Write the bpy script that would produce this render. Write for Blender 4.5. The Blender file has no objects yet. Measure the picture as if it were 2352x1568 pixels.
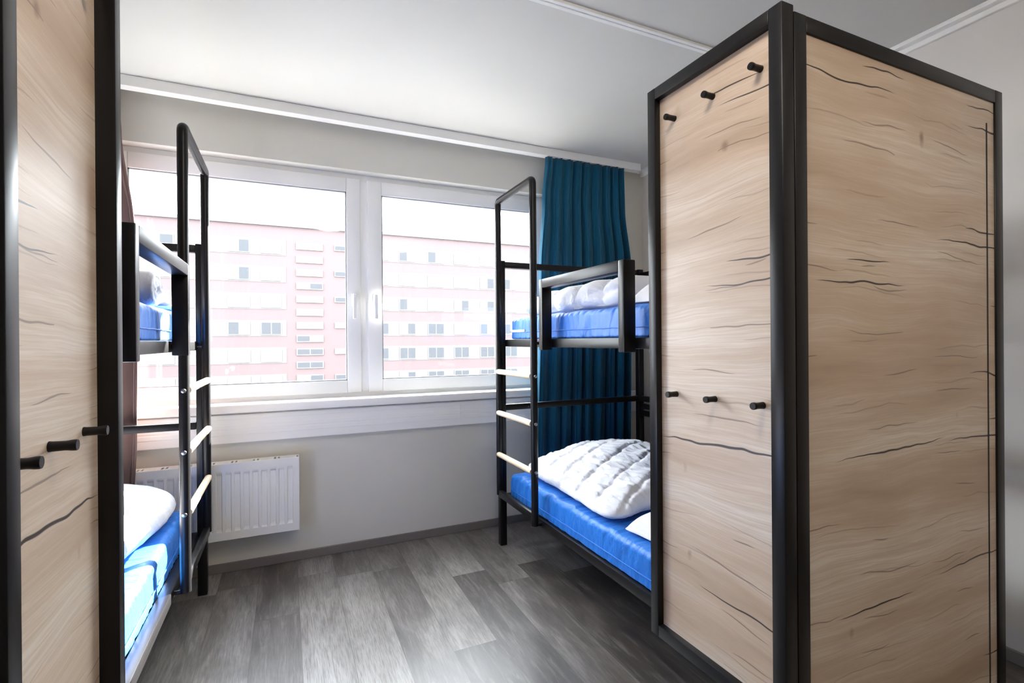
import bpy, bmesh, math, random
import numpy as np
from mathutils import Vector, Matrix, noise
random.seed(7)
sc = bpy.context.scene
COL = sc.collection
PI = math.pi

# ------------------------------------------------------------------ helpers
class MB:
    """collects shapes in a bmesh, then links them as one mesh object"""
    def __init__(self):
        self.bm = bmesh.new()
    def box(self, x0, x1, y0, y1, z0, z1, bev=0.0, seg=2):
        if x0 > x1: x0, x1 = x1, x0
        if y0 > y1: y0, y1 = y1, y0
        t = bmesh.new()
        bmesh.ops.create_cube(t, size=1.0)
        for v in t.verts:
            v.co = Vector(((x0+x1)/2+v.co.x*(x1-x0), (y0+y1)/2+v.co.y*(y1-y0), (z0+z1)/2+v.co.z*(z1-z0)))
        if bev > 0:
            bev = min(bev, .45*min(x1-x0, y1-y0, z1-z0))
            bmesh.ops.bevel(t, geom=t.edges[:], offset=bev, segments=seg, profile=.5, affect='EDGES')
        self._join(t)
        return self
    def _join(self, t):
        me = bpy.data.meshes.new('t'); t.to_mesh(me); t.free()
        self.bm.from_mesh(me); bpy.data.meshes.remove(me)
    def tube(self, pts, r, seg=20, caps=True, bulge=0.0):
        pts = [Vector(p) for p in pts]
        n = len(pts)
        tan = []
        for i in range(n):
            a = pts[max(0, i-1)]; b = pts[min(n-1, i+1)]
            tan.append((b-a).normalized())
        ref = Vector((0, 0, 1)) if abs(tan[0].z) < .9 else Vector((1, 0, 0))
        u = tan[0].cross(ref).normalized()
        rings = []
        for i in range(n):
            u = (u - tan[i]*u.dot(tan[i])).normalized()
            w = tan[i].cross(u)
            rr = r[i] if isinstance(r, (list, tuple)) else r
            rings.append([self.bm.verts.new(pts[i]+(u*math.cos(2*PI*k/seg)+w*math.sin(2*PI*k/seg))*rr) for k in range(seg)])
        for i in range(n-1):
            for k in range(seg):
                self.bm.faces.new((rings[i][k], rings[i][(k+1) % seg], rings[i+1][(k+1) % seg], rings[i+1][k]))
        if caps:
            self.bm.faces.new(rings[0][::-1]); self.bm.faces.new(rings[-1])
        return self
    def loft(self, rings, caps=True):
        rv = [[self.bm.verts.new(p) for p in ring] for ring in rings]
        m = len(rv[0])
        for i in range(len(rv)-1):
            for k in range(m):
                self.bm.faces.new((rv[i][k], rv[i][(k+1) % m], rv[i+1][(k+1) % m], rv[i+1][k]))
        if caps:
            self.bm.faces.new(rv[0][::-1]); self.bm.faces.new(rv[-1])
        return self
    def grid(self, fn, nu, nv):
        g = [[self.bm.verts.new(fn(i/nu, j/nv)) for j in range(nv+1)] for i in range(nu+1)]
        for i in range(nu):
            for j in range(nv):
                self.bm.faces.new((g[i][j], g[i+1][j], g[i+1][j+1], g[i][j+1]))
        return g
    def build(self, name, mat, parent=None, smooth=False, angle=None):
        bmesh.ops.recalc_face_normals(self.bm, faces=self.bm.faces[:])
        off = Vector((0, 0, 0))
        p = parent
        while p is not None:
            off += Vector(p.location); p = p.parent
        for v in self.bm.verts:
            v.co -= off
        me = bpy.data.meshes.new(name)
        self.bm.to_mesh(me); self.bm.free()
        me.materials.append(mat)
        if smooth or angle:
            for p in me.polygons: p.use_smooth = True
            if angle:
                me.set_sharp_from_angle(angle=math.radians(angle))
        o = bpy.data.objects.new(name, me)
        COL.objects.link(o)
        if parent is not None: o.parent = parent
        return o

def empty(name, loc):
    o = bpy.data.objects.new(name, None); COL.objects.link(o)
    o.location = loc; o.empty_display_size = .1
    return o

def tag(o, label, cat, group=None, kind=None):
    o['label'] = label; o['category'] = cat
    if group: o['group'] = group
    if kind: o['kind'] = kind
    return o

def struct(o, label=None):
    o['kind'] = 'structure'
    if label: o['label'] = label
    return o

def nz(x, y=0., z=0.):
    return noise.noise(Vector((x, y, z)))

# ------------------------------------------------------------------ materials
def mat_base(name, col=(.8, .8, .8), rough=.5, metal=0., spec=.5):
    m = bpy.data.materials.new(name); m.use_nodes = True
    nt = m.node_tree
    b = nt.nodes['Principled BSDF']
    b.inputs['Base Color'].default_value = (*col, 1)
    b.inputs['Roughness'].default_value = rough
    b.inputs['Metallic'].default_value = metal
    b.inputs['Specular IOR Level'].default_value = spec
    return m, nt, b

def N(nt, typ, **kw):
    n = nt.nodes.new(typ)
    for k, v in kw.items():
        if k in n.inputs: n.inputs[k].default_value = v
        else: setattr(n, k, v)
    return n

def math_node(nt, op, a, b=None, c=None, clamp=False):
    n = nt.nodes.new('ShaderNodeMath'); n.operation = op; n.use_clamp = clamp
    for i, v in enumerate((a, b, c)):
        if v is None: continue
        if hasattr(v, 'links'): nt.links.new(v, n.inputs[i])
        else: n.inputs[i].default_value = v
    return n.outputs[0]

def mixcol(nt, fac, a, b, typ='MIX'):
    n = nt.nodes.new('ShaderNodeMix'); n.data_type = 'RGBA'; n.blend_type = typ
    for s, v in ((n.inputs[0], fac), (n.inputs[6], a), (n.inputs[7], b)):
        if hasattr(v, 'links'): nt.links.new(v, s)
        elif isinstance(v, tuple): s.default_value = (*v, 1) if len(v) == 3 else v
        else: s.default_value = v
    return n.outputs[2]

def ramp(nt, fac, stops):
    n = nt.nodes.new('ShaderNodeValToRGB')
    el = n.color_ramp.elements
    while len(el) < len(stops): el.new(.5)
    for e, (p, c) in zip(el, stops):
        e.position = p
        e.color = (*c, 1) if isinstance(c, tuple) else (c, c, c, 1)
    nt.links.new(fac, n.inputs[0])
    return n.outputs[0]

def coords(nt, scale, loc=(0, 0, 0), rot=(0, 0, 0), src='Object'):
    tc = nt.nodes.new('ShaderNodeTexCoord')
    mp = nt.nodes.new('ShaderNodeMapping')
    mp.inputs['Scale'].default_value = scale
    mp.inputs['Location'].default_value = loc
    mp.inputs['Rotation'].default_value = rot
    nt.links.new(tc.outputs[src], mp.inputs['Vector'])
    return mp.outputs[0]

def tex_noise(nt, vec, scale=1., detail=4., rough=.5, dist=0.):
    n = nt.nodes.new('ShaderNodeTexNoise')
    n.inputs['Scale'].default_value = scale; n.inputs['Detail'].default_value = detail
    n.inputs['Roughness'].default_value = rough; n.inputs['Distortion'].default_value = dist
    nt.links.new(vec, n.inputs['Vector'])
    return n.outputs['Fac']

def bump(nt, b, height, strength=.3, dist=.01):
    n = nt.nodes.new('ShaderNodeBump')
    n.inputs['Strength'].default_value = strength; n.inputs['Distance'].default_value = dist
    nt.links.new(height, n.inputs['Height'])
    nt.links.new(n.outputs[0], b.inputs['Normal'])

def paint(name, col, rough=.6, var=.03, bscale=220., bstr=.05):
    m, nt, b = mat_base(name, col, rough)
    f = tex_noise(nt, coords(nt, (1, 1, 1)), 2.3, 4)
    c = mixcol(nt, f, tuple(x*(1-var) for x in col), tuple(min(1, x*(1+var)) for x in col))
    nt.links.new(c, b.inputs['Base Color'])
    h = tex_noise(nt, coords(nt, (1, 1, 1)), bscale, 2)
    bump(nt, b, h, bstr, .002)
    return m

def oak(name, axis, seed):
    """pale knotted oak laminate, grain running level along the given axis"""
    m, nt, b = mat_base(name, (.6, .5, .35), .44, 0, .6)
    tc = nt.nodes.new('ShaderNodeTexCoord')
    sp = nt.nodes.new('ShaderNodeSeparateXYZ'); nt.links.new(tc.outputs['Object'], sp.inputs[0])
    g = sp.outputs['X' if axis == 'x' else 'Y']; z = sp.outputs['Z']
    def vec(sg, sz, oz=0.):
        cb = nt.nodes.new('ShaderNodeCombineXYZ')
        nt.links.new(math_node(nt, 'MULTIPLY', g, sg), cb.inputs[0])
        nt.links.new(math_node(nt, 'MULTIPLY', zz, sz), cb.inputs[1])
        cb.inputs[2].default_value = seed*3.7+oz
        return cb.outputs[0]
    zz = z
    w1 = tex_noise(nt, vec(1.1, 2.2), 1., 2.)
    w2 = tex_noise(nt, vec(3.2, 5.0, 5.), 1., 2.)
    zz = math_node(nt, 'ADD', z, math_node(nt, 'ADD', math_node(nt, 'MULTIPLY', math_node(nt, 'SUBTRACT', w1, .5), .11),
                                           math_node(nt, 'MULTIPLY', math_node(nt, 'SUBTRACT', w2, .5), .035)))
    broad = tex_noise(nt, vec(.8, 6.5, 1.), 1., 5., .6)
    col = ramp(nt, broad, [(.30, (.36, .262, .186)), (.43, (.48, .372, .28)), (.54, (.59, .49, .395)), (.68, (.66, .59, .51))])
    # growth rings
    rings = nt.nodes.new('ShaderNodeTexWave'); rings.wave_type = 'BANDS'; rings.bands_direction = 'Y'; rings.wave_profile = 'SAW'
    rings.inputs['Scale'].default_value = 1.; rings.inputs['Distortion'].default_value = 5.5
    rings.inputs['Detail'].default_value = 2.; rings.inputs['Detail Scale'].default_value = .9
    nt.links.new(vec(1.3, 9.0, 2.), rings.inputs['Vector'])
    area = ramp(nt, tex_noise(nt, vec(1.4, 4.2, 9.), 1., 1.), [(.44, 0.), (.62, 1.)])
    col = mixcol(nt, math_node(nt, 'MULTIPLY', math_node(nt, 'MULTIPLY', rings.outputs['Fac'], area), .24), col, (.42, .29, .19))
    # fine pores
    fine = tex_noise(nt, vec(5., 260., 3.), 1., 3., .6)
    col = mixcol(nt, math_node(nt, 'MULTIPLY', ramp(nt, fine, [(.40, 1.), (.58, 0.)]), .38), col, (.42, .30, .205))
    fine2 = tex_noise(nt, vec(2.6, 95., 4.), 1., 4., .6)
    col = mixcol(nt, math_node(nt, 'MULTIPLY', ramp(nt, fine2, [(.38, 1.), (.56, 0.)]), .34), col, (.45, .325, .235))
    # dark splits: one short wavering line in some cells of a stretched lattice
    def cracks(sg, sz, o, width, pick, gain, wig):
        vo = nt.nodes.new('ShaderNodeTexVoronoi'); vo.voronoi_dimensions = '2D'; vo.inputs['Scale'].default_value = 1.
        cb = nt.nodes.new('ShaderNodeCombineXYZ')
        nt.links.new(math_node(nt, 'MULTIPLY', g, sg), cb.inputs[0])
        wv = tex_noise(nt, vec(2.6, 2.0, o), 1., 3., .55)
        zw = math_node(nt, 'ADD', zz, math_node(nt, 'MULTIPLY', math_node(nt, 'SUBTRACT', wv, .5), wig))
        nt.links.new(math_node(nt, 'ADD', math_node(nt, 'MULTIPLY', zw, sz), o), cb.inputs[1])
        nt.links.new(cb.outputs[0], vo.inputs['Vector'])
        df = nt.nodes.new('ShaderNodeVectorMath'); df.operation = 'SUBTRACT'
        nt.links.new(cb.outputs[0], df.inputs[0]); nt.links.new(vo.outputs['Position'], df.inputs[1])
        ds = nt.nodes.new('ShaderNodeSeparateXYZ'); nt.links.new(df.outputs[0], ds.inputs[0])
        pk = nt.nodes.new('ShaderNodeSeparateColor'); nt.links.new(vo.outputs['Color'], pk.inputs[0])
        ln = math_node(nt, 'ADD', math_node(nt, 'MULTIPLY', pk.outputs[1], .34), .08)
        tap = math_node(nt, 'SUBTRACT', 1., math_node(nt, 'POWER', math_node(nt, 'DIVIDE', math_node(nt, 'ABSOLUTE', ds.outputs[0]), ln), 2.), clamp=True)
        wd_ = math_node(nt, 'ADD', math_node(nt, 'MULTIPLY', tap, width*sz), 1e-5)
        line = math_node(nt, 'SUBTRACT', 1., math_node(nt, 'DIVIDE', math_node(nt, 'ABSOLUTE', ds.outputs[1]), wd_), clamp=True)
        line = math_node(nt, 'MULTIPLY', line, 2.2, clamp=True)
        on_ = math_node(nt, 'GREATER_THAN', pk.outputs[0], pick)
        return math_node(nt, 'MULTIPLY', math_node(nt, 'MULTIPLY', math_node(nt, 'MULTIPLY', line, on_), math_node(nt, 'MULTIPLY', tap, 3., clamp=True)), gain)
    col = mixcol(nt, cracks(1.5, 8.0, 21., .0032, .54, 1., .075), col, (.03, .017, .012))
    col = mixcol(nt, cracks(2.6, 12.0, 37.4, .0024, .60, .7, .075), col, (.13, .085, .06))
    col = mixcol(nt, cracks(2.0, 18.0, 53.1, .0028, .40, .38, .08), col, (.18, .12, .08))
    # knots
    vo = nt.nodes.new('ShaderNodeTexVoronoi'); vo.inputs['Scale'].default_value = 1.; vo.inputs['Randomness'].default_value = 1.
    nt.links.new(vec(6.5, 4.2, 6.), vo.inputs['Vector'])
    kd = math_node(nt, 'ADD', vo.outputs['Distance'], math_node(nt, 'MULTIPLY', tex_noise(nt, vec(20., 30., 7.), 1., 2.), .16))
    pick = nt.nodes.new('ShaderNodeSeparateColor'); nt.links.new(vo.outputs['Color'], pick.inputs[0])
    on = math_node(nt, 'GREATER_THAN', pick.outputs[0], .40)
    kn = math_node(nt, 'MULTIPLY', ramp(nt, kd, [(.08, 1.), (.17, 0.)]), on)
    col = mixcol(nt, math_node(nt, 'MULTIPLY', kn, .8), col, (.20, .12, .075))
    nt.links.new(col, b.inputs['Base Color'])
    bump(nt, b, fine, .12, .001)
    return m

def floor_mat():
    m, nt, b = mat_base('grey_plank_vinyl', (.2, .19, .18), .4, 0, .72)
    tc = nt.nodes.new('ShaderNodeTexCoord')
    sp = nt.nodes.new('ShaderNodeSeparateXYZ'); nt.links.new(tc.outputs['Object'], sp.inputs[0])
    PW, PL = .178, 1.22
    xs = math_node(nt, 'DIVIDE', math_node(nt, 'ADD', sp.outputs['X'], 10*PW-.934+PW*6), PW)
    ci = math_node(nt, 'FLOOR', xs); cf = math_node(nt, 'FRACT', xs)
    wn = nt.nodes.new('ShaderNodeTexWhiteNoise'); wn.noise_dimensions = '1D'; nt.links.new(ci, wn.inputs['W'])
    ys = math_node(nt, 'ADD', math_node(nt, 'DIVIDE', sp.outputs['Y'], PL), math_node(nt, 'MULTIPLY', wn.outputs['Value'], 7.3))
    ri = math_node(nt, 'FLOOR', ys); rf = math_node(nt, 'FRACT', ys)
    cb = nt.nodes.new('ShaderNodeCombineXYZ'); nt.links.new(ci, cb.inputs[0]); nt.links.new(ri, cb.inputs[1])
    wn2 = nt.nodes.new('ShaderNodeTexWhiteNoise'); wn2.noise_dimensions = '3D'; nt.links.new(cb.outputs[0], wn2.inputs['Vector'])
    pid = wn2.outputs['Value']
    def vec(sx, sy, o):
        c = nt.nodes.new('ShaderNodeCombineXYZ')
        nt.links.new(math_node(nt, 'MULTIPLY', sp.outputs['X'], sx), c.inputs[0])
        nt.links.new(math_node(nt, 'MULTIPLY', sp.outputs['Y'], sy), c.inputs[1])
        nt.links.new(math_node(nt, 'ADD', math_node(nt, 'MULTIPLY', pid, 37.), o), c.inputs[2])
        return c.outputs[0]
    broad = tex_noise(nt, vec(7., 2.0, 0.), 1., 4., .6, .8)
    mixv = math_node(nt, 'ADD', math_node(nt, 'MULTIPLY', broad, .72), math_node(nt, 'MULTIPLY', pid, .54))
    col = ramp(nt, mixv, [(.32, (.050, .043, .039)), (.52, (.115, .101, .092)), (.68, (.225, .205, .19)), (.86, (.34, .32, .30))])
    fine = tex_noise(nt, vec(260., 12., 3.), 1., 4., .65)
    col = mixcol(nt, math_node(nt, 'MULTIPLY', ramp(nt, fine, [(.40, 1.), (.56, 0.)]), .50), col, (.04, .034, .03))
    med = tex_noise(nt, vec(42., 4.5, 5.), 1., 4., .6, .8)
    col = mixcol(nt, math_node(nt, 'MULTIPLY', ramp(nt, med, [(.52, 0.), (.72, 1.)]), .28), col, (.36, .335, .31))
    ex = math_node(nt, 'MINIMUM', cf, math_node(nt, 'SUBTRACT', 1., cf))
    ey = math_node(nt, 'MINIMUM', rf, math_node(nt, 'SUBTRACT', 1., rf))
    seam = math_node(nt, 'MAXIMUM', math_node(nt, 'LESS_THAN', ex, .006), math_node(nt, 'LESS_THAN', ey, .0010))
    col = mixcol(nt, math_node(nt, 'MULTIPLY', seam, .55), col, (.03, .028, .026))
    nt.links.new(col, b.inputs['Base Color'])
    rg = math_node(nt, 'ADD', math_node(nt, 'MULTIPLY', fine, .14), .29)
    nt.links.new(rg, b.inputs['Roughness'])
    bump(nt, b, math_node(nt, 'SUBTRACT', fine, math_node(nt, 'MULTIPLY', seam, .8)), .10, .001)
    return m

def cloth(name, col, rough=.75, sheen=.2, wscale=(8, 8, 8), wstr=.35, wdist=.02, weave=900., spec=.3, col2=None):
    m, nt, b = mat_base(name, col, rough, 0, spec)
    b.inputs['Sheen Weight'].default_value = sheen
    w = tex_noise(nt, coords(nt, wscale), 1., 4., .55, .8)
    f = tex_noise(nt, coords(nt, (1, 1, 1)), weave, 1.)
    h = math_node(nt, 'ADD', w, math_node(nt, 'MULTIPLY', f, .03))
    bump(nt, b, h, wstr, wdist)
    c = mixcol(nt, tex_noise(nt, coords(nt, (3, 3, 3)), 1., 3.), col, col2 or tuple(x*.9 for x in col))
    nt.links.new(c, b.inputs['Base Color'])
    return m

M = {}
M['wall'] = paint('grey_wall_paint', (.68, .66, .60), .55)
M['wallr'] = paint('pale_wall_paint', (.70, .675, .65), .55)
M['ceiling'] = paint('white_ceiling_paint', (.62, .605, .565), .6)
M['white'] = paint('white_trim_paint', (.89, .88, .855), .4, .015)
M['pvc'] = paint('white_window_plastic', (.90, .90, .89), .3, .01, 60, .02)
M['enamel'] = paint('white_radiator_enamel', (.84, .83, .80), .28, .02, 40, .03)
M['floor'] = floor_mat()
M['skirt'] = paint('grey_wood_skirting', (.185, .165, .15), .45, .12)
M['oak_y'] = oak('pale_oak_laminate_front', 'y', 1.)
M['oak_x'] = oak('pale_oak_laminate_end', 'x', 2.)

def metal_mat():
    m, nt, b = mat_base('black_powder_coated_metal', (.007, .0065, .007), .36, 0., .25)
    n = tex_noise(nt, coords(nt, (1, 1, 1)), 6., 3.)
    nt.links.new(math_node(nt, 'ADD', math_node(nt, 'MULTIPLY', n, .08), .30), b.inputs['Roughness'])
    h = tex_noise(nt, coords(nt, (1, 1, 1)), 900., 2.)
    bump(nt, b, h, .04, .0006)
    return m
M['metal'] = metal_mat()
M['steel'], _, _ = mat_base('bolt_steel', (.35, .35, .36), .3, 1.)
M['beech'] = None
def beech():
    m, nt, b = mat_base('pale_beech', (.74, .57, .39), .4)
    f = tex_noise(nt, coords(nt, (60, 3, 60)), 1., 4.)
    nt.links.new(mixcol(nt, f, (.66, .49, .32), (.82, .67, .49)), b.inputs['Base Color'])
    return m
M['beech'] = beech()
M['blue'] = cloth('blue_mattress_cover', (.012, .17, .62), .42, .06, (9, 26, 14), .30, .02, 900, .30, (.009, .145, .55))
M['blue2'] = cloth('blue_upper_mattress_cover', (.02, .165, .62), .44, .05, (6, 18, 10), .2, .02, 900, .3, (.016, .14, .55))
M['duvet'] = cloth('white_quilt_cotton', (.76, .77, .83), .8, .3, (60, 26, 30), .45, .010)
M['pillow'] = cloth('white_pillow_cotton', (.82, .82, .84), .8, .2, (22, 12, 16), .35, .015)
M['teal'] = cloth('teal_curtain_cloth', (.004, .085, .155), .8, .12, (30, 30, 1.2), .12, .01, 700, .2, (.003, .068, .13))
M['brown'] = cloth('brown_curtain_cloth', (.20, .125, .11), .85, .15, (30, 30, 1.2), .10, .01, 500, .2, (.17, .105, .095))
M['whitelabel'], _, _ = mat_base('white_woven_label', (.85, .85, .85), .6)
M['dark'], _, _ = mat_base('dark_slot', (.012, .012, .012), .6)

def glass_mat():
    m = bpy.data.materials.new('clear_window_glass'); m.use_nodes = True
    nt = m.node_tree; nt.nodes.clear()
    out = nt.nodes.new('ShaderNodeOutputMaterial')
    tr = nt.nodes.new('ShaderNodeBsdfTransparent'); tr.inputs[0].default_value = (.97, .98, .98, 1)
    gl = nt.nodes.new('ShaderNodeBsdfGlossy'); gl.inputs['Roughness'].default_value = .03
    lw = nt.nodes.new('ShaderNodeLayerWeight'); lw.inputs['Blend'].default_value = .5
    fr = math_node(nt, 'ADD', math_node(nt, 'MULTIPLY', math_node(nt, 'POWER', lw.outputs['Facing'], 5.), .9), .04)
    mx = nt.nodes.new('ShaderNodeMixShader')
    nt.links.new(fr, mx.inputs[0]); nt.links.new(tr.outputs[0], mx.inputs[1]); nt.links.new(gl.outputs[0], mx.inputs[2])
    nt.links.new(mx.outputs[0], out.inputs['Surface'])
    return m
M['glass'] = glass_mat()

# ------------------------------------------------------------------ room
CZ = 2.44            # ceiling height
YW = 2.98            # window wall
XR, XLW = 2.42, -1.62
YF = -1.9
struct(MB().box(XLW-.2, XR+.2, YF-.2, YW+.18, -.1, 0).build('floor', M['floor']), 'grey wood plank floor of the dormitory room')
struct(MB().box(XLW-.2, XR+.2, YF-.2, YW+.18, CZ, CZ+.15).build('ceiling', M['ceiling']), 'plain white ceiling')
OX0, OX1, OZ0, OZ1 = -.87, 1.71, .862, 2.18
w = MB()
w.box(XLW-.2, OX0, YW, YW+.18, 0, CZ); w.box(OX1, XR+.2, YW, YW+.18, 0, CZ)
w.box(OX0, OX1, YW, YW+.18, 0, OZ0); w.box(OX0, OX1, YW, YW+.18, OZ1, CZ)
struct(w.build('wall_back', M['wall']), 'grey painted wall with the wide window')
struct(MB().box(XR, XR+.2, YF-.2, YW, 0, CZ).build('wall_right', M['wallr']), 'pale wall behind the right bunk bed and wardrobe')
struct(MB().box(XLW-.2, XLW, YF-.2, YW, 0, CZ).build('wall_left', M['wallr']), 'pale wall behind the left bunk bed')
struct(MB().box(XLW, XR, YF-.2, YF, 0, CZ).build('wall_front', M['wallr']), 'pale wall behind the viewer')
struct(MB().box(XLW, XR, YW-.012, YW, 0, .048, .003).build('baseboard_back', M['skirt']), 'grey wood skirting under the window wall')
struct(MB().box(XR-.012, XR, YF, YW-.012, 0, .048, .003).build('baseboard_right', M['skirt']), 'grey wood skirting along the right wall')
struct(MB().box(XLW, XLW+.012, YF, YW-.012, 0, .048, .003).build('baseboard_left', M['skirt']), 'grey wood skirting along the left wall')
# ceiling strips
t = MB(); t.box(XLW, XR-.045, 1.585, 1.60, CZ-.012, CZ, .002); t.box(XLW, XR-.045, 1.607, 1.625, CZ-.010, CZ, .002)
struct(t.build('trim_1', M['white']), 'thin white double strip running across the ceiling')
t = MB(); t.box(XR-.045, XR, YF, YW, CZ-.018, CZ, .003); t.box(XR-.016, XR, YF, YW, CZ-.04, CZ-.018, .003)
struct(t.build('trim_2', M['white']), 'white cornice strip between ceiling and right wall')
# cable duct under the sill
t = MB()
t.box(OX0-.4, XR-.02, YW-.035, YW, .672, .820, .004)
for zz in (.715, .745, .795):
    t.box(OX0-.4, XR-.02, YW-.0375, YW-.034, zz, zz+.022, .001)
t.box(.972, .975, YW-.0385, YW-.034, .70, .818)
struct(t.build('trim_3', M['white']), 'long white cable duct on the wall below the window sill')

# window
FY0, FY1 = YW+.075, YW+.145
wf = MB()
wf.box(OX0, OX1, FY0, FY1, OZ0, .905, .003); wf.box(OX0, OX1, FY0, FY1, 2.135, OZ1, .003)
wf.box(OX0, OX0+.055, FY0, FY1, .90, 2.14, .003); wf.box(OX1-.055, OX1, FY0, FY1, .90, 2.14, .003)
wf.box(.392, .448, FY0-.004, FY1, .90, 2.14, .003)
win = wf.build('window_1', M['pvc']); struct(win, 'wide white two-casement window')
def sash(x0, x1, gx0, gx1, hx):
    s = MB(); y0, y1 = FY0-.018, FY1-.012
    gz0, gz1 = .968, 2.068; z0, z1 = .896, 2.148
    for a in ((x0, gx0, z0, z1), (gx1, x1, z0, z1), (gx0, gx1, z0, gz0), (gx0, gx1, gz1, z1)):
        s.box(a[0], a[1], y0, y1, a[2], a[3], .005)
    o = s.build('sash', M['pvc'], win, angle=40)
    g = MB(); g.box(gx0-.006, gx1+.006, y0+.022, y0+.026, gz0-.006, gz1+.006)
    pane = g.build('pane', M['glass'], o)
    gk = MB(); e = .006
    for a in ((gx0, gx0+e, gz0, gz1), (gx1-e, gx1, gz0, gz1), (gx0, gx1, gz0, gz0+e), (gx0, gx1, gz1-e, gz1)):
        gk.box(a[0], a[1], y0+.006, y0+.021, a[2], a[3])
    gk.build('gasket', mat_base('grey_gasket', (.33, .34, .36), .6)[0], o)
    h = MB(); h.box(hx-.015, hx+.015, y0-.010, y0, 1.40, 1.475, .004)
    h.tube([(hx, y0-.008, 1.455), (hx, y0-.040, 1.455)], .010, 14)
    h.box(hx-.011, hx+.011, y0-.052, y0-.034, 1.325, 1.472, .006, 3)
    h.build('window_handle', M['pvc'], o, angle=40)
sash(-.815, .400, -.715, .322, .361)
sash(.440, 1.655, .523, 1.556, .482)
MB().box(OX0-.06, OX1+.06, YW-.068, FY0+.02, .828, .874, .008, 3).build('window_sill', M['white'], win, angle=40)

# ------------------------------------------------------------------ bunk beds and wardrobes
def fillet(pts, r, n=8):
    out = [Vector(pts[0])]
    for a, b, c in zip(pts[:-2], pts[1:-1], pts[2:]):
        a, b, c = Vector(a), Vector(b), Vector(c)
        d1 = (a-b).normalized(); d2 = (c-b).normalized()
        p, q = b+d1*r, b+d2*r
        for k in range(n+1):
            s = k/n
            out.append(p*(1-s)**2+b*2*s*(1-s)+q*s*s)
    out.append(Vector(pts[-1]))
    return out

U_BACK = 1.065
def bunk(P):
    X = lambda u: P['XF']+P['s']*u
    yb0, yb1 = P['Y0']+.055, P['post']+.04
    root = empty('bunk_bed', (X(.55), 1.8, 0))
    m = M['metal']
    def bx(name, boxes, bev=.004):
        b = MB()
        for (u0, u1, y0, y1, z0, z1) in boxes: b.box(X(u0), X(u1), y0, y1, z0, z1, bev)
        return b.build(name, m, root, angle=40)
    bx('post', [(.02, .06, yb1-.04, yb1, 0, 1.66)])
    bx('post', [(U_BACK-.04, U_BACK, yb1-.04, yb1, 0, 1.66)])
    bx('post', [(.055, .095, yb0, yb0+.04, 0, 1.60)])
    bx('post', [(U_BACK-.04, U_BACK, yb0, yb0+.04, 0, 1.66)])
    for z in (.25, 1.158):
        bx('side_rail', [(.055, .095, yb0+.04, yb1-.041, z, z+.042)])
        bx('side_rail', [(U_BACK-.04, U_BACK, yb0+.041, yb1-.041, z, z+.042)])
        bx('end_rail', [(.061, U_BACK-.041, yb1-.04, yb1, z, z+.042)])
        bx('end_rail', [(.096, U_BACK-.041, yb0, yb0+.04, z, z+.042)])
        for y in np.arange(yb0+.08, yb1-.12, .145):
            bx('slat', [(.096, U_BACK-.041, y, y+.07, z+.012, z+.028)], .003)
    bx('end_guard', [(.061, U_BACK-.041, yb1-.035, yb1-.005, 1.618, 1.655)])
    bx('end_guard', [(.061, U_BACK-.041, yb1-.035, yb1-.005, .785, .82)])
    for z in (1.45, 1.50, 1.55, 1.60):
        bx('wall_guard', [(U_BACK-.035, U_BACK-.005, yb0+.041, yb1-.041, z, z+.036)])
    for z in (.69, .735, .785):
        bx('wall_guard', [(U_BACK-.035, U_BACK-.005, yb0+.041, yb1-.041, z, z+.036)])
    # front guard rail, welded square tube, stands in front of the upper side rail
    a, b_ = P['guard']; zt, zb = 1.483, 1.146; tw = .036
    g = MB()
    g.box(X(0), X(.053), a+tw, b_-tw, zt-.042, zt, .002)
    for (y0, y1) in ((a, a+tw), (b_-tw, b_)):
        g.box(X(0), X(.053), y0, y1, zb, zt, .004)
    g.build('guard_rail', m, root, angle=40)
    # ladder
    un = .018; yn, yf = P['near'], P['far']; zl = 2.0
    lad = MB().tube(fillet([(X(un), yn, .268), (X(un), yn, zl), (X(un), yf, zl), (X(un), yf, .30)], .028, 8), .018, 22).build('ladder', m, root, angle=50)
    MB().box(X(.006), X(.032), yn+.010, yf-.010, .288, .328, .005).build('bottom_bar', m, lad, angle=40)
    for z in P['rungs']:
        r = MB(); L = yf-yn
        n = 14
        pts = [(X(.011), yn+.010+(L-.012)*k/n, z) for k in range(n+1)]
        rad = [.0150]*(n+1); rad[-1] = .009
        pts.insert(-1, (X(.011), yf-.006, z)); rad.insert(-1, .0143)
        r.tube(pts, rad, 18)
        r.build('rung', M['beech'], lad, angle=50)
        bt = MB()
        bt.tube([(X(un), yn-.0165, z), (X(un), yn-.0215, z), (X(un), yn-.0235, z)], [.0085, .0080, .005], 18)
        bt.build('bolt', M['steel'], lad, angle=40)
    for z in (.27, 1.178):
        for y in (yn, yf):
            MB().tube([(X(un+.012), y, z), (X(.060), y, z)], .008, 12).build('ladder_bracket', m, root, angle=40)
    return root

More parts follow.
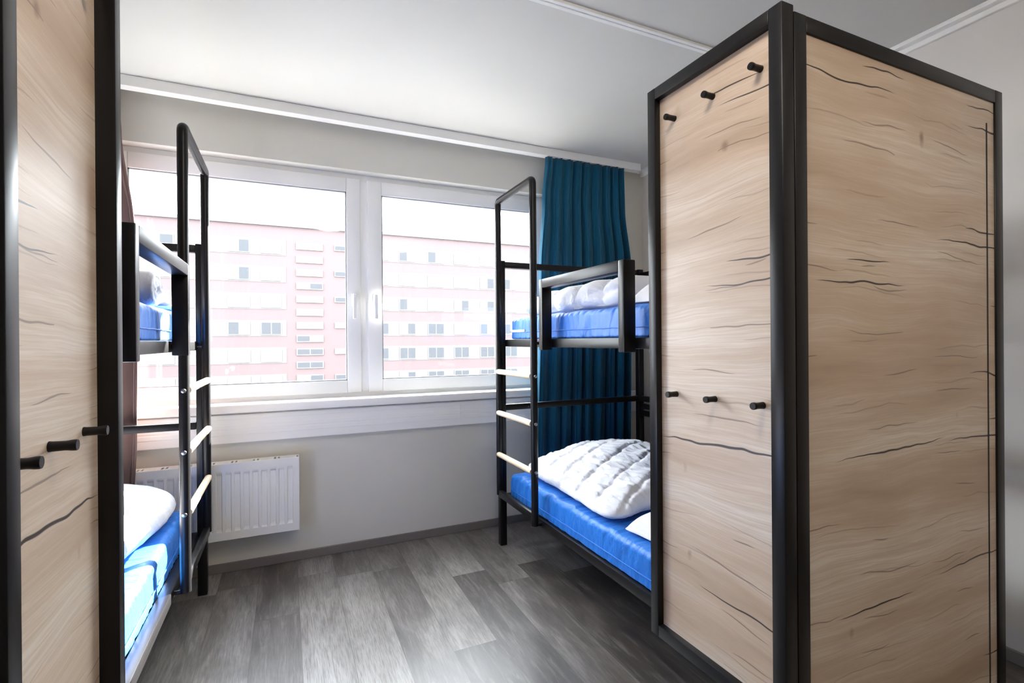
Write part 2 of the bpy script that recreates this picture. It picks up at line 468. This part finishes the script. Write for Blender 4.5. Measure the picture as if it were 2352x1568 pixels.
def wardrobe(P):
    X = lambda u: P['XF']+P['s']*u
    Y0, Y1 = P['Y0'], P['Y1']; m = M['metal']
    root = empty('wardrobe', (X(.5), (Y0+Y1)/2, 0))
    zb, zt = .215, 2.017; fw = .038; rec = P['rec']
    f = MB()
    f.box(X(0), X(.043), Y0, Y0+fw, zb, zt, .002)
    f.box(X(0), X(.038), Y1-fw+.002, Y1, zb, zt, .002)
    f.box(X(0), X(.038), Y0+fw, Y1-fw+.002, zt-fw, zt-.0005, .002)
    f.box(X(0), X(.038), Y0+fw, Y1-fw+.002, zb+.0005, zb+fw, .002)
    f.build('front_frame', m, root, angle=40)
    p = MB(); p.box(X(rec), X(rec+.012), Y0+fw-.002, Y1-fw+.004, zb+fw-.002, zt-fw+.002)
    pan = p.build('front_panel', M['oak_y'], root)
    for z in (1.892, 1.018):
        for y in P['hooks']:
            h = MB(); x = lambda d: (X(rec-d), y, z)
            h.tube([x(0), x(.002), x(.004), x(.022), x(.026), x(.031), x(.036), x(.0385)],
                   [.0092, .0092, .0088, .0084, .0088, .0096, .0098, .0090], 20)
            h.build('hook', m, pan, angle=35)
    e = MB(); z1 = 2.003
    e.box(X(.0455), X(.091), Y0, Y0+.036, 0, z1, .002)
    e.box(X(1.021), X(1.066), Y0, Y0+.036, 0, z1, .002)
    e.box(X(.091), X(1.021), Y0, Y0+.036, z1-.042, z1-.0005, .002)
    e.box(X(.091), X(1.021), Y0, Y0+.036, .0005, .042, .002)
    e.build('end_frame', m, root, angle=40)
    p = MB(); p.box(X(.089), X(1.023), Y0+.006, Y0+.022, .04, z1-.040)
    ep = p.build('end_panel', M['oak_x'], root)
    MB().box(X(.9725), X(.9785), Y0+.0045, Y0+.0065, .06, 1.888).build('edge_slot', M['dark'], ep)
    for z in (.4, 1.6):
        MB().box(X(.0425), X(.0465), Y0+.004, Y0+.03, z, z+.03).build('frame_link', m, root)
    return root

RT = dict(XF=1.106, s=1, Y0=.834, Y1=1.331, post=2.665, near=2.222, far=2.672, guard=(1.466, 2.132),
          rungs=(1.014, .776, .535), hooks=(1.227, 1.071, .912), rec=.022)
LT = dict(XF=-.33, s=-1, Y0=.854, Y1=1.358, post=2.745, near=2.19, far=2.742, guard=(1.466, 2.205),
          rungs=(1.016, .788, .558), hooks=(1.243, 1.086, .948), rec=.036)
bR = bunk(RT); tag(bR, 'black metal bunk bed with ladder in front of the teal curtain, at right', 'bunk bed', 'bunk beds either side of the window')
bL = bunk(LT); tag(bL, 'black metal bunk bed with ladder in front of the radiator and brown curtain, at left', 'bunk bed', 'bunk beds either side of the window')
wR = wardrobe(RT); tag(wR, 'tall oak-look wardrobe in black frame, two rows of hooks, wide end panel showing, at right', 'wardrobe', 'oak wardrobes at the bed heads')
wL = wardrobe(LT); tag(wL, 'tall oak-look wardrobe in black frame cut off by the left edge of the photo', 'wardrobe', 'oak wardrobes at the bed heads')

# ------------------------------------------------------------------ mattresses
def rrect(hw, hh, rt, n=8):
    pts = []; rb = .009
    for cx, cy, a0, r in ((hw-rt, hh-rt, 0, rt), (-hw+rt, hh-rt, 90, rt), (-hw+rb, -hh+rb, 180, rb), (hw-rb, -hh+rb, 270, rb)):
        for k in range(n+1):
            a = math.radians(a0+90*k/n)
            pts.append((cx+r*math.cos(a), cy+r*math.sin(a)))
    # add points on the long runs
    out = []
    for i, p in enumerate(pts):
        q = pts[(i+1) % len(pts)]
        d = math.hypot(q[0]-p[0], q[1]-p[1]); k = max(1, int(d/.022))
        for j in range(k): out.append((p[0]+(q[0]-p[0])*j/k, p[1]+(q[1]-p[1])*j/k))
    return out

def mattress(P, u0, z0, z1, matl, seed, label, tagstrip=False):
    X = lambda u: P['XF']+P['s']*u
    u1 = U_BACK-.05; y0, y1 = P['Y0']+.10, P['post']-.015
    hw, hh = (u1-u0)/2, (z1-z0)/2; r = .028
    prof = rrect(hw, hh, r)
    rows = []; ny = 260
    for i in range(ny+1):
        t = i/ny; y = y0+(y1-y0)*t
        d = min(y-y0, y1-y); sh = 0
        if d < r: sh = r-math.sqrt(max(0, r*r-(r-d)**2))
        ring = []
        for (a, c) in prof:
            k = 1.0
            wv = .0050*nz(y*15+seed+c*6, c*7, a*3)+.0040*nz(y*40+seed+c*22, c*11+a*6)+.002*nz(y*85+c*30, c*15, seed)
            side = 1 if abs(a) > hw-r else .6
            aa = a*(hw-sh)/hw; cc = c*(hh-sh)/hh
            nl = math.hypot(a/hw, c/hh)
            px = aa-math.copysign(abs(wv)*1.5*side*(abs(a)/hw)**8, a)
            pz = cc+(wv*(abs(c)/hh)**6 if c > 0 else 0)
            ring.append((X(u0+hw-px), y, z0+hh+pz))   # +a is the aisle side
        rows.append(ring)
    o = MB().loft(rows).build('mattress', matl, None, smooth=True)
    tag(o, label, 'mattress', 'blue mattresses on the bunks')
    zp = z0+hh*.62
    MB().tube([(X(u0-.0005), y0+r+(y1-y0-2*r)*k/60, zp+.002*nz(k*.5, seed)) for k in range(61)], .0022, 8).build('piping', matl, o, smooth=True)
    if tagstrip:
        s = MB(); s.box(X(u0-.005), X(u0+.003), y1-.20, y1-.006, z0+.038, z0+.052, .002)
        lb = s.build('care_label', M['whitelabel'], o); lb['label'] = 'white strip on the blue cover'
    return o
ZL0, ZL1, ZU0, ZU1 = .2935, .425, 1.2015, 1.325
mattress(RT, .068, ZL0, ZL1, M['blue'], 1., 'blue mattress on the lower bunk of the right bed')
mattress(RT, .082, ZU0, ZU1, M['blue2'], 2., 'blue mattress on the upper bunk of the right bed', True)
mattress(LT, .097, .279, ZL1, M['blue'], 3., 'sunlit blue mattress on the lower bunk of the left bed')
mattress(LT, .085, ZU0, ZU1, M['blue2'], 4., 'light blue mattress on the upper bunk of the left bed')

# ------------------------------------------------------------------ bedding
def cushion(outline, hfun, z0, nr=44, na=160, puff=.9):
    """closed soft slab: polar grid over a closed outline, domed top, flat underside"""
    n = len(outline)
    cx = sum(p[0] for p in outline)/n; cy = sum(p[1] for p in outline)/n
    # dense smooth outline
    dense = []
    for k in range(na):
        s = k/na*n; i = int(s); f = s-i
        p0, p1, p2, p3 = (outline[(i+j-1) % n] for j in range(4))
        q = []
        for c in range(2):
            q.append(.5*((2*p1[c])+(-p0[c]+p2[c])*f+(2*p0[c]-5*p1[c]+4*p2[c]-p3[c])*f*f+(-p0[c]+3*p1[c]-3*p2[c]+p3[c])*f**3))
        dense.append(q)
    b = MB(); bm = b.bm
    def ringv(r, top):
        out = []
        for (px, py) in dense:
            x = cx+(px-cx)*r; y = cy+(py-cy)*r
            e = (1-r**8)**.5 if r < 1 else 0
            if top: z = z0+hfun(x, y, r)*(.42+.58*e)
            else: z = z0+.0+.42*hfun(x, y, r)*(1-(1-r**10)**.5)
            out.append(bm.verts.new((x, y, z)))
        return out
    rs = [((i+1)/nr)**.85 for i in range(nr)]
    top = [ringv(r, True) for r in rs]
    # rim is shared; underside rings go back in
    rb = [.995, .985, .96, .9, .6, .2]
    bot = [ringv(r, False) for r in rb]
    c0 = bm.verts.new((cx, cy, z0+hfun(cx, cy, 0)))
    c1 = bm.verts.new((cx, cy, z0))
    for k in range(na): bm.faces.new((c0, top[0][k], top[0][(k+1) % na]))
    seq = top+bot
    for i in range(len(seq)-1):
        for k in range(na):
            bm.faces.new((seq[i][k], seq[i+1][k], seq[i+1][(k+1) % na], seq[i][(k+1) % na]))
    for k in range(na): bm.faces.new((c1, seq[-1][(k+1) % na], seq[-1][k]))
    return b

def seam(q, sp, depth, wd):
    d = abs((q/sp) % 1.0-.5)*2      # 1 at the seam
    return -depth*math.exp(-((1-d)/wd)**2)

# right lower duvet
def h_rl(x, y, r):
    s = (x-1.21)/.75
    base = .075+.10*math.sin(PI*min(1, max(0, s))*.75)
    base *= .9+.18*math.exp(-((y-2.25)/.28)**2)
    q = y-.45*(x-1.2)
    p = x+.35*(y-2)
    return base+seam(q+.03+.014*nz(p*9, q*3, 7), .155, .010, .16)+.010*nz(x*6, y*6, 1)+.011*nz(p*24, q*9, 2)+.009*nz(p*50, q*16, 4)
out = [(1.205, 1.74), (1.215, 1.95), (1.225, 2.2), (1.228, 2.42), (1.27, 2.58), (1.45, 2.61), (1.75, 2.60), (1.98, 2.55), (2.0, 2.2), (1.98, 1.85), (1.9, 1.70), (1.65, 1.70), (1.42, 1.715), (1.28, 1.69)]
d = cushion(out, h_rl, ZL1+.006, 100, 340).build('duvet', M['duvet'], None, smooth=True)
tag(d, 'white quilted duvet heaped on the lower bunk of the right bed', 'duvet', 'white duvets on the bunks')

# left lower duvet
def h_ll(x, y, r):
    s = (-.42-x)/.8
    base = .11+.10*math.sin(PI*min(1, max(0, s))*.8)
    return base+seam(y+.3*x, .21, .014, .2)+.012*nz(x*7, y*7, 6)+.006*nz(x*20, y*20, 8)
out = [(-.452, 2.63), (-.45, 2.44), (-.47, 2.3), (-.50, 2.1), (-.52, 1.9), (-.58, 1.7), (-.8, 1.58), (-1.1, 1.6), (-1.25, 1.8), (-1.27, 2.2), (-1.24, 2.6), (-.95, 2.69), (-.65, 2.70), (-.50, 2.69)]
d = cushion(out, h_ll, ZL1+.006, 50, 200).build('duvet', M['duvet'], None, smooth=True)
tag(d, 'bright white sunlit duvet on the lower bunk of the left bed', 'duvet', 'white duvets on the bunks')

# right upper duvet: folded slab with plump lobes along the aisle side
def folded(x0, x1, y0, y1, z0, hgt, side, seed):
    rows = []; ny = 130; nc = 72
    for i in range(ny+1):
        t = i/ny
        # close ends with a round
        e = min(1, min(t, 1-t)/.05); er = math.sqrt(max(0, 1-(1-e)**2))
        y = y0+(y1-y0)*t
        lobe = abs(math.sin(PI*(t*4.3+.25)))**.55
        H = hgt*(.74+.26*lobe)*(.9+.12*math.sin(PI*t+.5)); W = (x1-x0)/2
        ring = []
        for k in range(nc):
            a = 2*PI*k/nc
            c, s = math.cos(a), math.sin(a)
            px = abs(c)**(.28)*(1 if c > 0 else -1); pz = abs(s)**(.75)*(1 if s > 0 else -1)
            bul = (.030*lobe-.030)*(1 if abs(c) > .75 else 0)*side
            fold = 0
            if t < .26: fold = -.030*math.exp(-((pz-.05)/.22)**2)*(1-t/.26)**.5
            xx = (x0+x1)/2+px*(W+fold)*(.9+.1*er)+bul
            zz = z0+H/2+pz*H/2*(.25+.75*er)
            if pz > -.5:
                zz += .006*nz(xx*14, y*14, seed); xx += .005*nz(y*30, zz*22, seed+3)
            ring.append((xx, y, max(z0, zz)))
        rows.append(ring)
    return MB().loft(rows)
d = folded(1.245, 1.92, 1.675, 2.60, ZU1+.005, .142, -1, 3.).build('duvet', M['duvet'], None, smooth=True)
tag(d, 'white duvet folded thick behind the guard rail of the right upper bunk', 'duvet', 'white duvets on the bunks')

# left upper duvet: rolled up, its layers showing at the aisle side
def rolled(P, u0, u1, yc, z0, R, tail):
    X = lambda u: P['XF']+P['s']*u
    path = []
    th = .026
    turns = 2.6; n = 150
    for k in range(n+1):
        a = turns*2*PI*k/n
        r = .016+(R-.016-th/2)*k/n
        path.append((yc+1.55*r*math.cos(a-PI/2+(-turns*2*PI)), z0+R+r*math.sin(a-PI/2-turns*2*PI)))
    yl, zl = path[-1]
    for k in range(1, 24):
        f = k/23
        path.append((yl+f*(tail-yl), z0+th/2+.004+(zl-z0-th/2-.004)*max(0, 1-f*3)+.022*math.sin(PI*f)**.7))
    rows = []
    for i, (y, z) in enumerate(path):
        a = path[max(0, i-1)]; b = path[min(len(path)-1, i+1)]
        ty, tz = b[0]-a[0], b[1]-a[1]; l = math.hypot(ty, tz) or 1
        ny_, nz_ = -tz/l, ty/l
        h = th/2*(1 if i < n else 1+.7*math.sin(PI*(i-n)/24))
        wob = .010*nz(i*.12, 3.)
        ring = []
        for (u, o) in ((u0, 0), (u0+.006, .7), (u0+.02, 1), (u0+.2, 1.05), (u1-.2, 1.05), (u1-.02, 1), (u1, 0), (u1-.02, -1), (u1-.2, -1.05), (u0+.2, -1.05), (u0+.02, -1), (u0+.006, -.7)):
            ring.append((X(u+wob), y+ny_*h*o*.97, max(z0+.001, z+nz_*h*o*.97)))
        rows.append(ring)
    return MB().loft(rows)
d = rolled(LT, .112, .92, 2.28, ZU1+.006, .070, 2.69).build('duvet', M['duvet'], None, smooth=True)
tag(d, 'rolled white duvet seen through the guard rail of the left upper bunk', 'duvet', 'white duvets on the bunks')

# pillows
def pillow(corners, z0, hgt, label, seed):
    c = [Vector(p) for p in corners]
    out = []
    for i in range(4):
        a, b = c[i], c[(i+1) % 4]
        ctr = sum(c, Vector((0, 0)))/4
        for f in (0, .12, .35, .65, .88):
            p = a.lerp(b, f)
            p = p+(ctr-p)*(.11*math.sin(PI*f))
            out.append((p.x, p.y))
    def h(x, y, r): return hgt*(max(0.03, 1-r**2.2)**.62)+.006*nz(x*16, y*16, seed)*(1-r)
    b = cushion(out, h, z0, 36, 160)
    o = b.build('pillow', M['pillow'], None, smooth=True)
    tag(o, label, 'pillow', 'white pillows on the right bed')
    return o
pillow([(1.225, 1.625), (1.66, 1.60), (1.70, 1.08), (1.20, 1.05)], ZL1+.008, .135, 'white pillow on the lower bunk of the right bed, beside the wardrobe', 5.)
pillow([(1.23, 1.60), (1.72, 1.62), (1.74, 1.0), (1.22, 1.02)], ZU1+.006, .14, 'white pillow on the upper bunk of the right bed, half hidden by the wardrobe', 9.)

# ------------------------------------------------------------------ curtains
def curtain(left, right, ztop, zbot, nf, seed, mat, label, y=2.855, amp=.050):
    def lerpz(tab, z):
        for (za, xa), (zb, xb) in zip(tab[:-1], tab[1:]):
            if z <= za and z >= zb:
                f = (za-z)/(za-zb); f = f*f*(3-2*f)
                return xa+(xb-xa)*f
        return tab[-1][1]
    def fn(i, j):
        z = ztop+(zbot-ztop)*j
        xl, xr = lerpz(left, z), lerpz(right, z)
        s = i+.018*nz(i*7, seed)+.010*nz(i*15, z*.6, seed)
        ph = 2*PI*nf*s+1.2*nz(i*4, z*.35, seed+2)
        A = amp*(.45+.55*min(1, j*3))*(.75+.5*nz(i*6, seed+5))
        yy = (y-(0 if z > 1.6 else .040*min(1, (1.6-z)/.5))*(1 if amp < .02 else 0))-A*(2*abs(math.sin(ph/2))**.62-1)+.006*math.sin(2.3*ph+seed)
        return Vector((xl+(xr-xl)*i+.010*math.cos(ph)*min(1, j*4), min(max(yy, 2.798), 2.905), z))
    b = MB(); b.grid(fn, 260, 60)
    o = b.build('curtain', mat, None, smooth=True)
    sm = o.modifiers.new('thickness', 'SOLIDIFY'); sm.thickness = .002
    tag(o, label, 'curtain', 'curtains at the ends of the window')
    return o
curtain([(2.40, 1.545), (2.1, 1.515), (1.65, 1.482), (.06, 1.44)], [(2.40, 2.145), (2.1, 2.15), (1.7, 2.195), (.06, 2.175)], 2.386, .06, 8.5, 1.3, M['teal'],
        'teal curtain hanging at the right end of the window, behind the bunk bed')
curtain([(2.40, -1.22), (.06, -1.28)], [(2.40, -.735), (2.2, -.690), (1.72, -.635), (1.13, -.618), (.8, -.622), (.06, -.66)], 2.386, .06, 6.5, 4.1, M['brown'],
        'brown curtain hanging at the left end of the window', y=2.866, amp=.014)
ct = empty('curtain_track', (.5, 2.87, CZ)); tag(ct, 'long white curtain track on the ceiling above the window', 'curtain track')
MB().box(XLW+.02, 2.295, 2.836, 2.844, CZ-.052, CZ-.0015, .002).build('front_board', M['white'], ct)
t = MB(); t.box(XLW+.02, 2.293, 2.8445, 2.895, CZ-.050, CZ-.0015, .002)
t.build('track', M['white'], ct)
MB().box(2.293, 2.2965, 2.838, 2.895, CZ-.051, CZ-.002, .001).build('end_cap', M['white'], ct)

# ------------------------------------------------------------------ radiator
rd = empty('radiator', (-.36, 2.92, .2)); tag(rd, 'white panel radiator on the wall under the window, partly behind the left ladder', 'radiator')
rx0, rx1, rz0, rz1, ry0, ry1 = -.76, .052, .205, .585, 2.862, 2.940
f = MB()
def rfn(i, j):
    x = rx0+(rx1-rx0)*i; z = rz0+(rz1-rz0)*j
    per = .0405; ph = ((x-rx1)/per) % 1.0
    tr = min(1, max(0, (abs(ph-.5)-.14)/.07))
    ez = min(1, max(0, (z-rz0-.040)/.012))*min(1, max(0, (rz1-.045-z)/.012))
    ex = 1 if rx0+.03 < x < rx1-.028 else 0
    return Vector((x, ry0+.007*tr*ez*ex, z))
f.grid(rfn, 420, 48)
fo = f.build('front_panel', M['enamel'], rd, smooth=False)
sm = fo.modifiers.new('thickness', 'SOLIDIFY'); sm.thickness = .002; sm.offset = 0
MB().box(rx0, rx1, ry1-.012, ry1, rz0, rz1-.002, .003).build('back_panel', M['enamel'], rd)
for xx in (rx0-.004, rx1):
    MB().box(xx, xx+.004, ry0-.003, ry1+.002, rz0-.003, rz1+.003, .001).build('side_cover', M['enamel'], rd)
g = MB(); gz = rz1-.003
g.box(rx0, rx1, ry0+.001, ry0+.018, gz, gz+.004); g.box(rx0, rx1, ry1-.022, ry1, gz, gz+.004)
sl = []
for k in range(9):
    c = rx1-.004-.0985*k
    sl += [c] if k == 0 else [c-.009, c+.009]
sl = sorted(sl); e0 = rx0
for c in sl:
    if c-.0045 > e0: g.box(e0, c-.0045, ry0+.018, ry1-.022, gz, gz+.004)
    e0 = c+.0045
if e0 < rx1: g.box(e0, rx1, ry0+.018, ry1-.022, gz, gz+.004)
g.build('top_grille', M['enamel'], rd)
fin = MB()
fin.box(rx0+.01, rx1-.01, ry0+.016, ry1-.016, rz0+.01, rz1-.02)
fin.build('convector', M['dark'], rd)
for xx in (-.15, -.62):
    MB().box(xx, xx+.03, ry1, YW, .25, .55).build('bracket', M['enamel'], rd)

# ------------------------------------------------------------------ fill lamps added out of view to brighten the dim room
def fill_lamp(x, y, power, label):
    lp = empty('fill_lamp', (x, y, CZ)); tag(lp, label, 'lamp')
    MB().tube([(x, y, CZ-.001), (x, y, CZ-.03)], .20, 48).build('fill_lamp_base', M['white'], lp, angle=40)
    lm, nt, b = mat_base('fill_lamp_glow', (.9, .9, .9), .5)
    b.inputs['Emission Color'].default_value = (1, .92, .81, 1); b.inputs['Emission Strength'].default_value = power
    MB().tube([(x, y, CZ-.03), (x, y, CZ-.06), (x, y, CZ-.085), (x, y, CZ-.095)], [.195, .185, .13, .03], 48).build('fill_lamp_shade', lm, lp, smooth=True)
fill_lamp(1.30, -.22, 29., 'added unseen fill light on the ceiling behind the viewer')
fill_lamp(.40, .72, 29., 'added unseen fill light over the aisle between the wardrobes')

# ------------------------------------------------------------------ outside
GZ = -12.5
gm = paint('pale_paving', (.10, .097, .095), .9)
struct(MB().box(-160, 160, 3.3, 170, GZ-.5, GZ).build('ground', gm), 'pale ground of the yard below the window')
BY = 57.
m_pink, nt, b = mat_base('rose_facade_panels', (.075,.05,.05), .85)
c = mixcol(nt, tex_noise(nt, coords(nt, (.15, .15, 1.2)), 1., 4.), (.070, .047, .048), (.066, .046, .047)); nt.links.new(c, b.inputs['Base Color'])
m_pale, nt, b = mat_base('pale_facade_panels', (.46, .44, .44), .85)
c = mixcol(nt, tex_noise(nt, coords(nt, (.25, .25, 1.)), 1., 4.), (.077, .070, .069), (.073, .066, .066)); nt.links.new(c, b.inputs['Base Color'])
m_wfr, _, _ = mat_base('white_facade_window', (.085, .082, .08), .6)
m_pane, _, _ = mat_base('dark_facade_pane', (.04, .042, .047), .3, 0, .1)
m_blind, _, _ = mat_base('curtained_facade_pane', (.069, .064, .062), .5)
bd = empty('apartment_building', (6, BY, GZ)); tag(bd, 'long rose and white panel apartment block seen through the window', 'building')
RZ = 13.25
MB().box(-34, 64, BY, BY+12, GZ, RZ).build('wall', m_pink, bd)
MB().box(-34.2, 64.2, BY-.25, BY+12.2, RZ, RZ+.35).build('roof_edge', m_pale, bd)
rows_z = [11.05-2.785*k for k in range(8)]
def facade_window(x0, x1, z0, z1, dark, two=True, name='window'):
    fr = .09
    f = MB(); f.box(x0, x1, BY-.12, BY+.01, z0, z1)
    o = f.build(name, m_wfr, bd)
    mid = (x0+x1)/2
    for (a, c_), dk in zip(((x0+fr, mid-fr/2), (mid+fr/2, x1-fr)) if two else ((x0+fr, x1-fr),), dark):
        MB().box(a, c_, BY-.135, BY-.115, z0+fr, z1-fr).build('pane', m_pane if dk else m_blind, o)
left_pairs = [(-12.1, -9.8), (-5.35, -3.35), (-2.4, -.45)]
right_pairs = [(8.4, 10.55), (11.7, 13.6), (15.0, 17.0), (18.2, 20.1), (21.5, 23.4), (24.6, 26.5)]
for k, z in enumerate(rows_z[:6]):
    for (a, b_) in ((-34, .0), (8.0, 64)):
        MB().box(a, b_, BY-.04, BY+.02, z-.82, z+.82).build('pale_band', m_pale, bd)
    for i, (a, b_) in enumerate(left_pairs):
        dk = (random.random() < .25, random.random() < .2)
        if k == 3 and i == 2: dk = (True, True)
        if k == 3 and i == 1: dk = (True, False)
        facade_window(a, b_, z-.68, z+.68, dk)
    for i, (a, b_) in enumerate(right_pairs):
        pr = (.08, .1, .35, .6, .9, .6)[k]
        facade_window(a, b_, z-.68, z+.68, (random.random() < pr, random.random() < pr))
for k in range(12):
    z = 11.4-1.39*k
    facade_window(.95, 3.6, z-.42, z+.30, (random.random() < .3, random.random() < .3), True, 'stair_window')
for k in range(6):
    z = rows_z[k]+.35
    facade_window(4.75, 6.5, z-.32, z+.28, (random.random() < .4,), False, 'small_window')

# ------------------------------------------------------------------ light
SKY, SUN = 19., 105.
wd = bpy.data.worlds.new('World'); sc.world = wd; wd.use_nodes = True
bg = wd.node_tree.nodes['Background']
bg.inputs[0].default_value = (.90, .955, 1.0, 1); bg.inputs[1].default_value = SKY
sd = bpy.data.lights.new('sun', 'SUN'); sd.energy = SUN; sd.angle = math.radians(.6); sd.color = (1, .96, .90)
so = bpy.data.objects.new('sun', sd); COL.objects.link(so)
dirv = Vector((-.796, -.605, -.52)).normalized()
so.rotation_euler = dirv.to_track_quat('-Z', 'Y').to_euler(); so.location = (8, 8, 8)

# ------------------------------------------------------------------ camera
def cam():
    f, yaw, pit, rol = 1144., .42488, -.00079, -.00757
    cy, sy = math.cos(yaw), math.sin(yaw)
    R0 = np.array([[cy, -sy, 0], [0, 0, -1.], [sy, cy, 0]])
    cp, sp = math.cos(pit), math.sin(pit)
    Rp = np.array([[1, 0, 0], [0, cp, sp], [0, -sp, cp]])
    cr, sr = math.cos(rol), math.sin(rol)
    Rr = np.array([[cr, -sr, 0], [sr, cr, 0], [0, 0, 1]])
    R = Rr @ Rp @ R0
    cd = bpy.data.cameras.new('camera'); cd.sensor_width = 36.; cd.lens = f/2352*36.
    cd.clip_start = .02; cd.clip_end = 500
    co = bpy.data.objects.new('camera', cd); COL.objects.link(co)
    mw = Matrix(((R[0][0], -R[1][0], -R[2][0], 0), (R[0][1], -R[1][1], -R[2][1], 0), (R[0][2], -R[1][2], -R[2][2], 1.19), (0, 0, 0, 1)))
    co.matrix_world = mw
    sc.camera = co
cam()
sc.view_settings.view_transform = 'Standard'
sc.view_settings.look = 'None'
sc.view_settings.gamma = 1.0
sc.view_settings.use_curve_mapping = False
sc.view_settings.exposure = 0.27
sc.cycles.use_denoising = True
sc.cycles.max_bounces = 10
sc.cycles.diffuse_bounces = 6
sc.cycles.transparent_max_bounces = 10
